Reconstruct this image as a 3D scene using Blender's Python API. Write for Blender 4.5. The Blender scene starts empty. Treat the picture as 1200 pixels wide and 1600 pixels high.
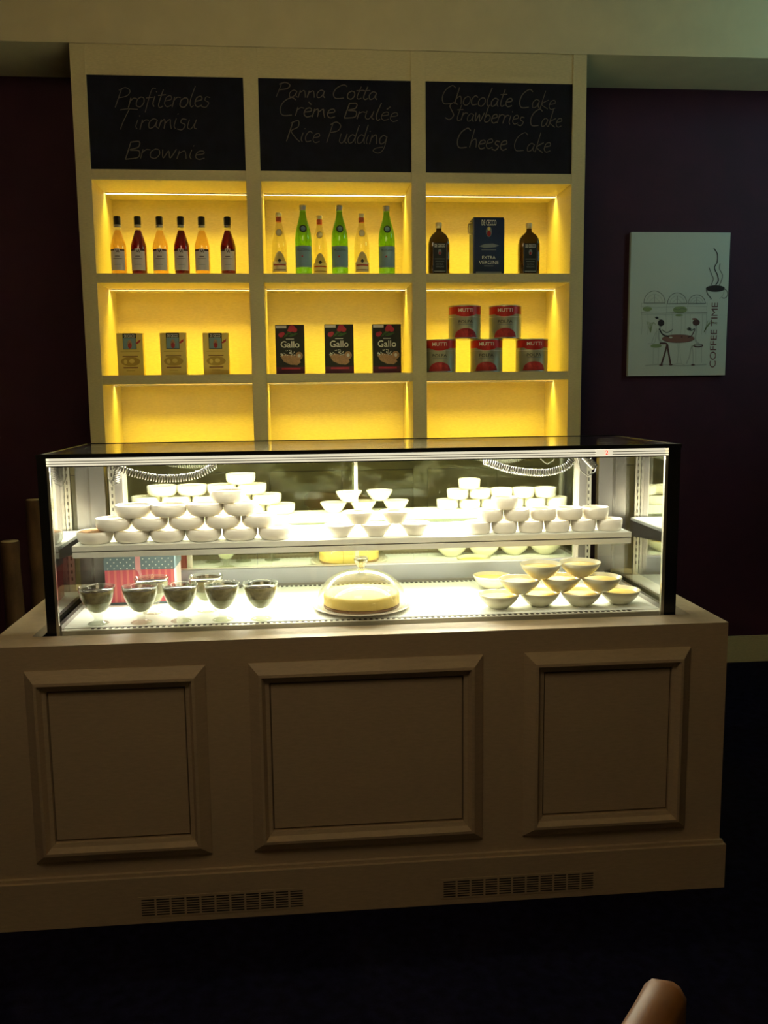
import bpy, bmesh, math, random
from mathutils import Vector, Matrix
random.seed(4)
SC = bpy.context.scene
COL = SC.collection
PI = math.pi

# ------------------------------------------------------------------ camera
cam_d = bpy.data.cameras.new('camera'); cam = bpy.data.objects.new('camera', cam_d); COL.objects.link(cam)
yaw, pitch, roll = 0.0884, -0.1345, -0.0114
F = Vector((math.sin(yaw)*math.cos(pitch), math.cos(yaw)*math.cos(pitch), math.sin(pitch)))
R = Vector((math.cos(yaw), -math.sin(yaw), 0)); U = R.cross(F)
c, s = math.cos(roll), math.sin(roll)
R, U = c*R+s*U, -s*R+c*U
m = Matrix((R, U, -F)).transposed().to_4x4(); m.translation = Vector((0.8784, -2.398, 1.4843))
cam.matrix_world = m
cam_d.sensor_fit = 'AUTO'; cam_d.sensor_width = 36; cam_d.lens = 1380.93/1600*36
cam_d.clip_start = 0.02
SC.camera = cam
vs = SC.view_settings
vs.view_transform = 'Standard'; vs.look = 'None'; vs.exposure = 0.0; vs.gamma = 1.0; vs.use_curve_mapping = False
SC.cycles.transparent_max_bounces = 32
SC.cycles.max_bounces = 10

# ------------------------------------------------------------------ light of the room
w = bpy.data.worlds.new('world'); SC.world = w; w.use_nodes = True
w.node_tree.nodes['Background'].inputs[0].default_value = (0.6, 0.55, 0.6, 1)
w.node_tree.nodes['Background'].inputs[1].default_value = 0.01

def area(name, loc, target, size, sizey, power, color, spread=180):
    l = bpy.data.lights.new(name, 'AREA'); l.shape = 'RECTANGLE'; l.size = size; l.size_y = sizey
    l.energy = power; l.color = color; l.spread = math.radians(spread)
    o = bpy.data.objects.new(name, l); COL.objects.link(o); o.location = loc
    d = (Vector(target)-Vector(loc)).normalized()
    if abs(d.x) < 1e-4 and abs(d.y) < 1e-4: o.rotation_euler = (0, 0, 0)
    else: o.rotation_euler = d.to_track_quat('-Z', 'Y').to_euler()
    return o
area('room_lamp_warm', (0.5, -1.7, 3.35), (1.0, 0.9, 1.6), 1.0, 1.0, 14.5, (1.0, 0.76, 0.44))
area('room_lamp_teal', (3.9, 0.9, 2.1), (2.9, 1.95, 2.95), 0.5, 0.5, 2.3, (0.40, 0.90, 0.95))
area('room_lamp_teal_wash', (4.1, 0.7, 3.2), (3.0, 1.68, 3.15), 0.4, 0.4, 4.8, (0.4, 0.9, 0.95))

# light strips of the case and the shelving (lamps at the strips, and one added front fill)
CASE_P, UNDER_P, LED_P = 58.0, 8.5, 2.6
WARMW = (1.0, 0.93, 0.74)
area('case_rear_light', (1.05, 0.575, 1.268), (1.05, 0.42, 0.9), 1.52, 0.02, CASE_P, WARMW)
area('case_front_fill', (1.06, 0.16, 1.284), (1.06, 0.24, 0.9), 1.66, 0.02, 2.2, WARMW)  # added fill, brightens the fronts of bowls and dessert glasses
area('case_shelf_light', (1.04, 0.43, 1.010), (1.04, 0.36, 0.82), 1.58, 0.015, UNDER_P, WARMW, 110)

# ------------------------------------------------------------------ materials
def mat(name, color=(0.8,)*3, rough=0.5, metal=0.0, emis=None, es=0.0, coat=0.0, noise=None, bump=None, spec=None):
    m = bpy.data.materials.new(name); m.use_nodes = True; nt = m.node_tree; b = nt.nodes['Principled BSDF']
    b.inputs['Base Color'].default_value = (*color, 1); b.inputs['Roughness'].default_value = rough
    b.inputs['Metallic'].default_value = metal
    if coat: b.inputs['Coat Weight'].default_value = coat
    if spec is not None: b.inputs['Specular IOR Level'].default_value = spec
    if emis: b.inputs['Emission Color'].default_value = (*emis, 1); b.inputs['Emission Strength'].default_value = es
    if noise or bump:
        tc = nt.nodes.new('ShaderNodeTexCoord')
        mp = nt.nodes.new('ShaderNodeMapping'); nt.links.new(tc.outputs['Object'], mp.inputs[0])
    if noise:
        sc, amt, strch = noise
        mp.inputs['Scale'].default_value = strch
        n = nt.nodes.new('ShaderNodeTexNoise'); n.inputs['Scale'].default_value = sc; n.inputs['Detail'].default_value = 5
        nt.links.new(mp.outputs[0], n.inputs['Vector'])
        r = nt.nodes.new('ShaderNodeValToRGB')
        r.color_ramp.elements[0].position = 0.3; r.color_ramp.elements[1].position = 0.7
        r.color_ramp.elements[0].color = (*[x*(1-amt) for x in color], 1)
        r.color_ramp.elements[1].color = (*[min(1, x*(1+amt*0.6)) for x in color], 1)
        nt.links.new(n.outputs['Fac'], r.inputs[0]); nt.links.new(r.outputs[0], b.inputs['Base Color'])
    if bump:
        n2 = nt.nodes.new('ShaderNodeTexNoise'); n2.inputs['Scale'].default_value = bump[0]
        nt.links.new(mp.outputs[0], n2.inputs['Vector'])
        bp = nt.nodes.new('ShaderNodeBump'); bp.inputs['Strength'].default_value = bump[1]; bp.inputs['Distance'].default_value = 0.002
        nt.links.new(n2.outputs['Fac'], bp.inputs['Height']); nt.links.new(bp.outputs[0], b.inputs['Normal'])
    return m

def glass(name, tint=(1, 1, 1), f0=0.05, rough=0.0, gcol=(1, 1, 1)):
    m = bpy.data.materials.new(name); m.use_nodes = True; nt = m.node_tree
    for n in list(nt.nodes): nt.nodes.remove(n)
    out = nt.nodes.new('ShaderNodeOutputMaterial'); mix = nt.nodes.new('ShaderNodeMixShader')
    t = nt.nodes.new('ShaderNodeBsdfTransparent'); g = nt.nodes.new('ShaderNodeBsdfGlossy')
    t.inputs[0].default_value = (*tint, 1); g.inputs['Color'].default_value = (*gcol, 1); g.inputs['Roughness'].default_value = rough
    lw = nt.nodes.new('ShaderNodeLayerWeight'); lw.inputs['Blend'].default_value = 0.5
    pw = nt.nodes.new('ShaderNodeMath'); pw.operation = 'POWER'; pw.inputs[1].default_value = 5
    ma = nt.nodes.new('ShaderNodeMath'); ma.operation = 'MULTIPLY_ADD'; ma.inputs[1].default_value = 1-f0; ma.inputs[2].default_value = f0
    nt.links.new(lw.outputs['Facing'], pw.inputs[0]); nt.links.new(pw.outputs[0], ma.inputs[0])
    nt.links.new(ma.outputs[0], mix.inputs[0]); nt.links.new(t.outputs[0], mix.inputs[1]); nt.links.new(g.outputs[0], mix.inputs[2])
    nt.links.new(mix.outputs[0], out.inputs[0])
    return m

M = {}
M['cream'] = mat('cream_paint', (0.66, 0.56, 0.31), 0.55, noise=(60, 0.10, (1, 1, 6)), bump=(180, 0.25))
M['counter'] = mat('counter_paint', (0.60, 0.47, 0.32), 0.5, noise=(40, 0.08, (1, 1, 5)), bump=(150, 0.2))
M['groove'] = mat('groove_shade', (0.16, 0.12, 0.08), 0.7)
M['wall'] = mat('maroon_wall', (0.050, 0.0055, 0.024), 0.75, noise=(6, 0.15, (1, 1, 1)), bump=(90, 0.3))
M['plaster'] = mat('plaster', (0.70, 0.60, 0.36), 0.8, noise=(9, 0.05, (1, 1, 1)))
M['floor'] = mat('dark_floor', (0.008, 0.007, 0.022), 0.8, noise=(30, 0.5, (1, 1, 1)), bump=(200, 0.3), spec=0.05)
M['board'] = mat('chalkboard', (0.008, 0.008, 0.016), 0.85, noise=(14, 0.35, (1, 1, 1)), spec=0.2)
M['chalk'] = mat('chalk', (0.11, 0.09, 0.07), 0.9)
M['led'] = mat('warm_led', (1, 0.8, 0.5), 0.5, emis=(1.0, 0.85, 0.5), es=9)
M['addglow'] = mat('header_added_glow', (0.8, 0.77, 0.68), 0.4, emis=(1, 0.93, 0.68), es=0.75)  # brightness put into the header band's colour as glow; not a lamp
M['tube'] = mat('white_tube', (1, 1, 1), 0.5, emis=(1, 0.97, 0.86), es=8)
M['alu'] = mat('aluminium', (0.80, 0.77, 0.68), 0.32, 0.9)
M['alub'] = mat('satin_aluminium', (0.78, 0.75, 0.66), 0.5, 0.35)
M['steel'] = mat('dark_steel', (0.36, 0.34, 0.33), 0.3, 0.9)
M['greyrail'] = mat('grey_rail', (0.40, 0.41, 0.47), 0.45, 0.4)
M['black'] = mat('black_edge', (0.008, 0.008, 0.012), 0.25)
M['blackm'] = mat('black_matt', (0.012, 0.011, 0.012), 0.6)
M['deck'] = mat('white_deck', (0.84, 0.86, 0.80), 0.35)
M['slot'] = mat('slot_dark', (0.05, 0.045, 0.035), 0.6)
M['pane'] = glass('case_glass', (0.985, 1.0, 0.985), 0.035)
M['sidepane'] = glass('side_glass', (0.90, 0.94, 0.90), 0.26)
M['door'] = glass('door_glass', (0.85, 0.88, 0.74), 0.36, 0.0, (0.93, 1.0, 0.86))
M['clear'] = glass('clear_glass', (0.96, 0.97, 0.95), 0.07)
M['knob'] = glass('knob_glass', (0.80, 0.83, 0.78), 0.42, 0.03)
M['cup'] = glass('cup_glass', (0.90, 0.92, 0.88), 0.10)
M['dome'] = glass('dome_glass', (0.96, 0.97, 0.95), 0.07)
M['porc'] = mat('white_porcelain', (0.82, 0.75, 0.64), 0.22, coat=0.3)
M['porc2'] = mat('ivory_porcelain', (0.82, 0.77, 0.56), 0.25, coat=0.3)
M['cream_f'] = mat('cream_filling', (0.85, 0.78, 0.60), 0.5)
M['crumble'] = mat('brown_crumble', (0.42, 0.22, 0.08), 0.8, noise=(70, 0.6, (1, 1, 1)), bump=(120, 1.0))
M['pudding'] = mat('yellow_pudding', (0.92, 0.66, 0.14), 0.45, noise=(30, 0.15, (1, 1, 1)))
M['orange'] = mat('orange_sauce', (0.80, 0.33, 0.03), 0.3)
M['cake'] = mat('cheesecake', (0.86, 0.62, 0.17), 0.5, noise=(40, 0.08, (1, 1, 1)))
M['cakeb'] = mat('biscuit_base', (0.20, 0.09, 0.035), 0.85, bump=(250, 0.8))
M['choc'] = mat('chocolate', (0.05, 0.025, 0.02), 0.04, coat=1.0)
M['mocha'] = mat('mocha_cream', (0.60, 0.46, 0.23), 0.6, noise=(45, 0.55, (1, 1, 1)))
M['custard'] = mat('custard_layer', (0.92, 0.84, 0.58), 0.6, noise=(35, 0.3, (1, 1, 1)))
M['paper'] = mat('label_paper', (0.78, 0.72, 0.70), 0.7)
M['maroonl'] = mat('label_maroon', (0.06, 0.02, 0.02), 0.6)
M['cap'] = mat('black_cap', (0.012, 0.011, 0.014), 0.35)
M['silver'] = mat('silver_foil', (0.5, 0.48, 0.45), 0.35, 0.8)
M['gold'] = mat('gold_cap', (0.85, 0.72, 0.42), 0.3, 0.5)
M['redring'] = mat('red_orange_seal', (0.55, 0.10, 0.02), 0.5)
M['amber'] = glass('pale_syrup', (0.93, 0.74, 0.45), 0.04)
M['ruby'] = glass('dark_red_syrup', (0.30, 0.02, 0.012), 0.04)
M['green'] = glass('green_glass', (0.38, 0.68, 0.16), 0.05)
M['clearb'] = glass('clear_bottle_glass', (0.88, 0.86, 0.72), 0.06)
M['olive'] = glass('dark_olive_glass', (0.17, 0.13, 0.025), 0.06)
M['bluel'] = mat('blue_grey_label', (0.24, 0.38, 0.44), 0.6)
M['navy'] = mat('navy_label', (0.012, 0.03, 0.09), 0.4)
M['navyl'] = mat('black_label', (0.012, 0.018, 0.018), 0.5)
M['white'] = mat('white_ink', (0.85, 0.82, 0.75), 0.6)
M['greyink'] = mat('grey_ink', (0.22, 0.24, 0.26), 0.6)
M['redink'] = mat('red_ink', (0.55, 0.03, 0.025), 0.5)
M['redlab'] = mat('red_label', (0.50, 0.018, 0.012), 0.35)
M['darkink'] = mat('dark_ink', (0.03, 0.03, 0.025), 0.6)
M['tinlab'] = mat('grey_can_label', (0.40, 0.38, 0.26), 0.4, 0.3)
M['tomato'] = mat('tomato_red', (0.42, 0.02, 0.02), 0.5, noise=(60, 0.4, (1, 1, 1)))
M['kraft'] = mat('yellow_box', (0.85, 0.64, 0.16), 0.6)
M['sand'] = mat('sand_label', (0.92, 0.78, 0.45), 0.6)
M['kraft2'] = mat('brown_window', (0.55, 0.34, 0.05), 0.5)
M['kraft3'] = mat('brown_stripe', (0.22, 0.07, 0.02), 0.5)
M['riso'] = mat('dark_green_box', (0.016, 0.018, 0.010), 0.4)
M['risob'] = mat('purple_base', (0.10, 0.012, 0.035), 0.5)
M['leaf'] = mat('leaf_green', (0.05, 0.12, 0.02), 0.6)
M['rose'] = mat('rose_red', (0.50, 0.02, 0.05), 0.6)
M['rice'] = mat('rice_bowl', (0.50, 0.28, 0.15), 0.6, noise=(200, 0.3, (1, 1, 1)))
M['lidblue'] = mat('grey_blue_lid', (0.13, 0.19, 0.23), 0.6)
M['pink'] = mat('pink_stripe', (0.60, 0.10, 0.14), 0.6)
M['pink2'] = mat('pale_pink_stripe', (0.70, 0.20, 0.19), 0.6)
M['pinkr'] = mat('pink_ribbon', (0.75, 0.34, 0.38), 0.5)
M['palep'] = mat('pale_pink_side', (0.85, 0.72, 0.72), 0.6)
M['dot'] = mat('white_dot', (0.75, 0.76, 0.72), 0.6)
M['wood'] = mat('chair_wood', (0.30, 0.115, 0.025), 0.5, noise=(12, 0.3, (1, 1, 8)))
M['bark'] = mat('bark', (0.10, 0.048, 0.018), 0.9, noise=(14, 0.6, (1, 1, 0.4)), bump=(40, 1.0))
M['cutwood'] = mat('cut_wood', (0.55, 0.42, 0.25), 0.8)
M['canvas'] = mat('canvas', (0.62, 0.62, 0.54), 0.8, bump=(400, 0.3))
M['inkg'] = mat('pencil_grey', (0.16, 0.15, 0.13), 0.8)
M['inkl'] = mat('faint_pencil', (0.44, 0.44, 0.38), 0.8)
M['inkb'] = mat('brown_ink', (0.10, 0.035, 0.03), 0.8)
M['inkd'] = mat('dark_sketch', (0.035, 0.02, 0.02), 0.8)
M['inkgr'] = mat('green_wash', (0.28, 0.33, 0.14), 0.8)
M['inkr'] = mat('red_lettering', (0.16, 0.05, 0.045), 0.8)
M['tabr'] = mat('table_wash', (0.26, 0.11, 0.08), 0.8)
M['reddigit'] = mat('red_digit', (0.8, 0.05, 0.03), 0.5, emis=(1, 0.06, 0.04), es=1.6)
M['coil'] = mat('grey_coil', (0.16, 0.15, 0.135), 0.35, 0.5)

# ------------------------------------------------------------------ mesh builder
class B:
    def __init__(self): self.bm = bmesh.new(); self.mats = []; self.smooth = False
    def mi(self, m):
        if m not in self.mats: self.mats.append(m)
        return self.mats.index(m)
    def _faces(self, vs, fs, m, sm=False):
        i = self.mi(m); v = [self.bm.verts.new(p) for p in vs]
        for f in fs:
            try: fc = self.bm.faces.new([v[k] for k in f]); fc.material_index = i; fc.smooth = sm
            except ValueError: pass
        return v
    def box(self, x0, x1, y0, y1, z0, z1, m, bev=0.0):
        v = self._faces([(x0,y0,z0),(x1,y0,z0),(x1,y1,z0),(x0,y1,z0),(x0,y0,z1),(x1,y0,z1),(x1,y1,z1),(x0,y1,z1)],
                    [(0,3,2,1),(4,5,6,7),(0,1,5,4),(1,2,6,5),(2,3,7,6),(3,0,4,7)], m)
        if bev:
            es = {e for q in v for e in q.link_edges}
            bmesh.ops.bevel(self.bm, geom=list(es), offset=bev, segments=2, affect='EDGES', profile=0.6)
        return self
    def lathe(self, prof, m, cx=0, cy=0, cz=0, n=32, sx=1, sy=1, caps=True, sq=0, sm=True):
        """prof: list of (r,z). m may be a list (one per segment)."""
        rings = []
        def pt(r, a):
            x, y = math.cos(a), math.sin(a)
            if sq:
                k = (abs(x)**sq+abs(y)**sq)**(-1.0/sq); x *= k; y *= k
            return (cx+r*sx*x, cy+r*sy*y)
        for r, z in prof:
            rings.append([self.bm.verts.new((*pt(r, 2*PI*k/n), cz+z)) for k in range(n)])
        for j in range(len(prof)-1):
            mm = m[j] if isinstance(m, list) else m; i = self.mi(mm)
            for k in range(n):
                f = self.bm.faces.new((rings[j][k], rings[j][(k+1)%n], rings[j+1][(k+1)%n], rings[j+1][k])); f.material_index = i; f.smooth = sm
        if caps:
            m0 = m[0] if isinstance(m, list) else m; m1 = m[-1] if isinstance(m, list) else m
            f = self.bm.faces.new(list(reversed(rings[0]))); f.material_index = self.mi(m0)
            f = self.bm.faces.new(rings[-1]); f.material_index = self.mi(m1)
        return self
    def tube(self, pts, r, m, n=8, caps=True):
        pts = [Vector(p) for p in pts]; i = self.mi(m); rings = []
        prev = None
        for k, p in enumerate(pts):
            t = (pts[min(k+1, len(pts)-1)]-pts[max(k-1, 0)]).normalized()
            if prev is None:
                a = Vector((0, 0, 1)) if abs(t.z) < 0.9 else Vector((1, 0, 0)); nn = t.cross(a).normalized()
            else: nn = (prev-t*prev.dot(t)).normalized()
            prev = nn; bb = t.cross(nn)
            rr = r[k] if isinstance(r, (list, tuple)) else r
            rings.append([self.bm.verts.new(p+rr*(math.cos(2*PI*q/n)*nn+math.sin(2*PI*q/n)*bb)) for q in range(n)])
        for k in range(len(rings)-1):
            for q in range(n):
                f = self.bm.faces.new((rings[k][q], rings[k][(q+1)%n], rings[k+1][(q+1)%n], rings[k+1][q])); f.material_index = i; f.smooth = True
        if caps:
            self.bm.faces.new(list(reversed(rings[0]))).material_index = i; self.bm.faces.new(rings[-1]).material_index = i
        return self
    # flat decals: fn maps (u, v, lift) -> xyz
    def poly(self, pts, m, fn, lift=0.0004):
        self._faces([fn(u, v, lift) for u, v in pts], [tuple(range(len(pts)))], m); return self
    def rect(self, u0, u1, v0, v1, m, fn, lift=0.0004, seg=1):
        for k in range(seg):
            a = u0+(u1-u0)*k/seg; b = u0+(u1-u0)*(k+1)/seg
            self.poly([(a, v0), (b, v0), (b, v1), (a, v1)], m, fn, lift)
        return self
    def ell(self, cu, cv, ru, rv, m, fn, lift=0.0006, n=20, a0=0, a1=2*PI):
        full = abs(a1-a0-2*PI) < 1e-6
        pts = [(cu+ru*math.cos(a0+(a1-a0)*k/n), cv+rv*math.sin(a0+(a1-a0)*k/n)) for k in range(n if full else n+1)]
        # strips so that curved mappings stay on the surface
        return self.poly(pts, m, fn, lift)
    def line(self, pts, wd, m, fn, lift=0.0006, smooth=True):
        if smooth and len(pts) > 2: pts = catmull(pts)
        P = [Vector((a, b)) for a, b in pts]; L = []; Rr = []
        for k, p in enumerate(P):
            t = (P[min(k+1, len(P)-1)]-P[max(k-1, 0)])
            if t.length < 1e-9: t = Vector((1, 0))
            t.normalize(); n = Vector((-t.y, t.x))*wd/2; L.append(p+n); Rr.append(p-n)
        vs = [fn(a.x, a.y, lift) for a in L]+[fn(a.x, a.y, lift) for a in Rr]; n = len(P)
        self._faces(vs, [(k, n+k, n+k+1, k+1) for k in range(n-1)], m); return self
    def text(self, s, cu, cv, h, m, fn, lift=0.0008, maxw=None, rot=0.0, bold=0.0):
        vs, fs = text_mesh(s, bold)
        xs = [v[0] for v in vs]; ys = [v[1] for v in vs]; w0 = max(xs)-min(xs); k = h/0.70
        kx = k if maxw is None else maxw/w0
        mx = (max(xs)+min(xs))/2; my = 0.35
        P = []
        for v in vs:
            a = (v[0]-mx)*kx; b = (v[1]-my)*k
            P.append(fn(cu+a*math.cos(rot)-b*math.sin(rot), cv+a*math.sin(rot)+b*math.cos(rot), lift))
        self._faces(P, fs, m); return self
    def build(self, name, parent=None, off=None):
        me = bpy.data.meshes.new(name)
        bmesh.ops.recalc_face_normals(self.bm, faces=[f for f in self.bm.faces if False] or self.bm.faces[:])
        if off is None and parent is not None:
            off = Vector(parent.location)
            if parent.parent: off += Vector(parent.parent.location)
            off = -off
        if off is not None: bmesh.ops.translate(self.bm, verts=self.bm.verts[:], vec=Vector(off))
        self.bm.to_mesh(me); self.bm.free()
        for k in self.mats: me.materials.append(M[k])
        o = bpy.data.objects.new(name, me); COL.objects.link(o)
        if parent: o.parent = parent
        return o

def catmull(p, n=5):
    out = []
    for i in range(len(p)-1):
        p0 = p[max(i-1, 0)]; p1 = p[i]; p2 = p[i+1]; p3 = p[min(i+2, len(p)-1)]
        for k in range(n):
            t = k/n
            out.append(tuple(0.5*((2*p1[j])+(-p0[j]+p2[j])*t+(2*p0[j]-5*p1[j]+4*p2[j]-p3[j])*t*t+(-p0[j]+3*p1[j]-3*p2[j]+p3[j])*t**3) for j in (0, 1)))
    out.append(p[-1]); return out

_tc = {}
def text_mesh(s, bold=0.0):
    if (s, bold) in _tc: return _tc[(s, bold)]
    cu = bpy.data.curves.new('lettering', 'FONT'); cu.body = s; cu.offset = bold; cu.resolution_u = 3
    ob = bpy.data.objects.new('lettering', cu); COL.objects.link(ob)
    dg = bpy.context.evaluated_depsgraph_get(); dg.update()
    me = bpy.data.meshes.new_from_object(ob.evaluated_get(dg))
    r = ([tuple(v.co) for v in me.vertices], [tuple(p.vertices) for p in me.polygons])
    bpy.data.objects.remove(ob); bpy.data.curves.remove(cu); bpy.data.meshes.remove(me)
    _tc[(s, bold)] = r; return r

def thing(name, label, cat, loc=(0, 0, 0), group=None, rotz=0):
    o = bpy.data.objects.new(name, None); o.empty_display_size = 0.05; COL.objects.link(o)
    o.location = loc; o.rotation_euler = (0, 0, rotz); o['label'] = label; o['category'] = cat
    if group: o['group'] = group
    return o
def struct(o): o['kind'] = 'structure'; return o
def tree(o):
    out = []
    for ch in o.children: out.append(ch)
    return out
def dup(root, loc, label, rotz=None):
    r = root.copy(); COL.objects.link(r); r.location = loc; r['label'] = label
    if rotz is not None: r.rotation_euler = (0, 0, rotz)
    for ch in list(root.children):
        a = ch.copy(); COL.objects.link(a); a.parent = r
        for g in list(ch.children):
            d = g.copy(); COL.objects.link(d); d.parent = a
    return r
def front(y0):                       # decal on a plane facing the room (-Y)
    return lambda u, v, l: (u, y0-l, v)
def cyl(r, cx=0, cy=0, rot=0):       # decal wrapped around a vertical cylinder, u = arc length from the front
    return lambda u, v, l: (cx+(r+l)*math.sin(u/r+rot), cy-(r+l)*math.cos(u/r+rot), v)

# ------------------------------------------------------------------ measures
Ys, Yb = 1.680, 2.088
Zt, Zb1, Zs1, Zs2 = 2.967, 2.455, 2.016, 1.573
XL, XLi, D1L, D1R, D2L, D2R, XRi, XR = -0.078, -0.014, 0.6486, 0.7123, 1.3803, 1.4448, 2.1104, 2.1726
W, Hc = 2.09, 0.8125
WY = 2.104

# ------------------------------------------------------------------ room
struct(B().box(-2.6, 4.6, -5.0, WY+0.1, -0.08, 0, 'floor').build('floor'))
struct(B().box(-2.6, 4.6, WY, WY+0.1, 0, 3.45, 'wall').build('wall_back'))
struct(B().box(-2.7, -2.6, -5.0, WY+0.1, 0, 3.45, 'wall').build('wall_left'))
struct(B().box(4.6, 4.7, -5.0, WY+0.1, 0, 3.45, 'wall').build('wall_right'))
struct(B().box(-2.6, 4.6, -5.1, -5.0, 0, 3.45, 'plaster').build('wall_front'))
struct(B().box(-2.7, 4.7, -5.1, WY+0.1, 3.45, 3.55, 'plaster').build('ceiling'))
struct(B().box(-2.6, 4.6, Ys-0.002, WY, Zt, 3.45, 'plaster').build('trim_1'))            # dropped bulkhead over the shelving
b = B().box(XR+0.001, 4.6, WY-0.016, WY, 0, 0.139, 'cream', 0.003); b.box(XR+0.001, 4.6, WY-0.016, WY-0.006, 0.139, 0.147, 'cream')
struct(b.build('baseboard_right'))
struct(B().box(-2.6, XL-0.001, WY-0.016, WY, 0, 0.139, 'cream', 0.003).build('baseboard_left'))

# ------------------------------------------------------------------ shelving unit
su = thing('shelving_unit', 'tall cream built-in shelving unit with three chalkboards and yellow-lit bays behind the counter', 'shelving', ((XL+XR)/2, Ys, 0))
cols = [(XL, XLi), (D1L, D1R), (D2L, D2R), (XRi, XR)]
for a, b_ in cols:
    B().box(a, b_, Ys, Yb, 0, Zt-0.001, 'cream', 0.0015).build('upright', su)
bays = [(XLi, D1L), (D1R, D2L), (D2R, XRi)]
B().box(XLi, XRi, Yb-0.003, Yb+0.012, 1.17, Zb1, 'cream').build('back_panel', su)
for a, b_ in bays:
    B().box(a, b_, Ys+0.004, Ys+0.03, 2.842, Zt-0.001, 'cream').build('fascia_panel', su)
    B().box(a, b_, Ys+0.001, Yb-0.003, Zb1-0.044, Zb1, 'cream', 0.0015).build('shelf_board', su)
    B().box(a, b_, Ys+0.001, Yb-0.003, Zs1-0.040, Zs1, 'cream', 0.0015).build('shelf_board', su)
    B().box(a, b_, Ys+0.001, Yb-0.003, Zs2-0.040, Zs2, 'cream', 0.0015).build('shelf_board', su)
    B().box(a, b_, Ys+0.001, Yb+0.01, 1.13, 1.17, 'cream', 0.0015).build('worktop', su)
    mid = (a+b_)/2
    for x0, x1, kx in ((a+0.003, mid-0.002, mid-0.04), (mid+0.002, b_-0.003, mid+0.04)):
        d = B().box(x0, x1, Ys+0.004, Ys+0.024, 0.12, 1.126, 'cream', 0.002).build('door', su)
        B().lathe([(0.006, 0), (0.006, 0.012), (0.012, 0.018), (0.008, 0.026)], 'silver', n=12).build('knob', None)
        k = bpy.data.objects[-1] if False else COL.objects[-1]
        k.parent = d; k.rotation_euler = (PI/2, 0, 0); k.location = Vector((kx, Ys+0.004, 0.9))-su.location
    for z in (Zb1-0.044, Zs1-0.040, Zs2-0.040):
        st = B().box(a+0.004, b_-0.002, 1.925, 1.937, z-0.004, z-0.0005, 'led').build('light_strip', su)
        st['label'] = 'glowing warm light strip'
        st2 = B().box(a+0.002, b_-0.002, 1.921, 1.925, z-0.006, z-0.0005, 'alu').box(a+0.002, b_-0.002, 1.937, 1.941, z-0.006, z-0.0005, 'alu').build('strip_channel', st)
        st2.location = (0, 0, 0)
        lo = area('shelf_strip_light', ((a+b_)/2, 1.931, z-0.005), ((a+b_)/2, 1.931, 0), b_-a-0.008, 0.010, LED_P, (1.0, 0.80, 0.06), 100)
B().box(XLi, XRi, Ys+0.03, Ys+0.04, 0, 0.12, 'groove').build('kick_plate', su)

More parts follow.
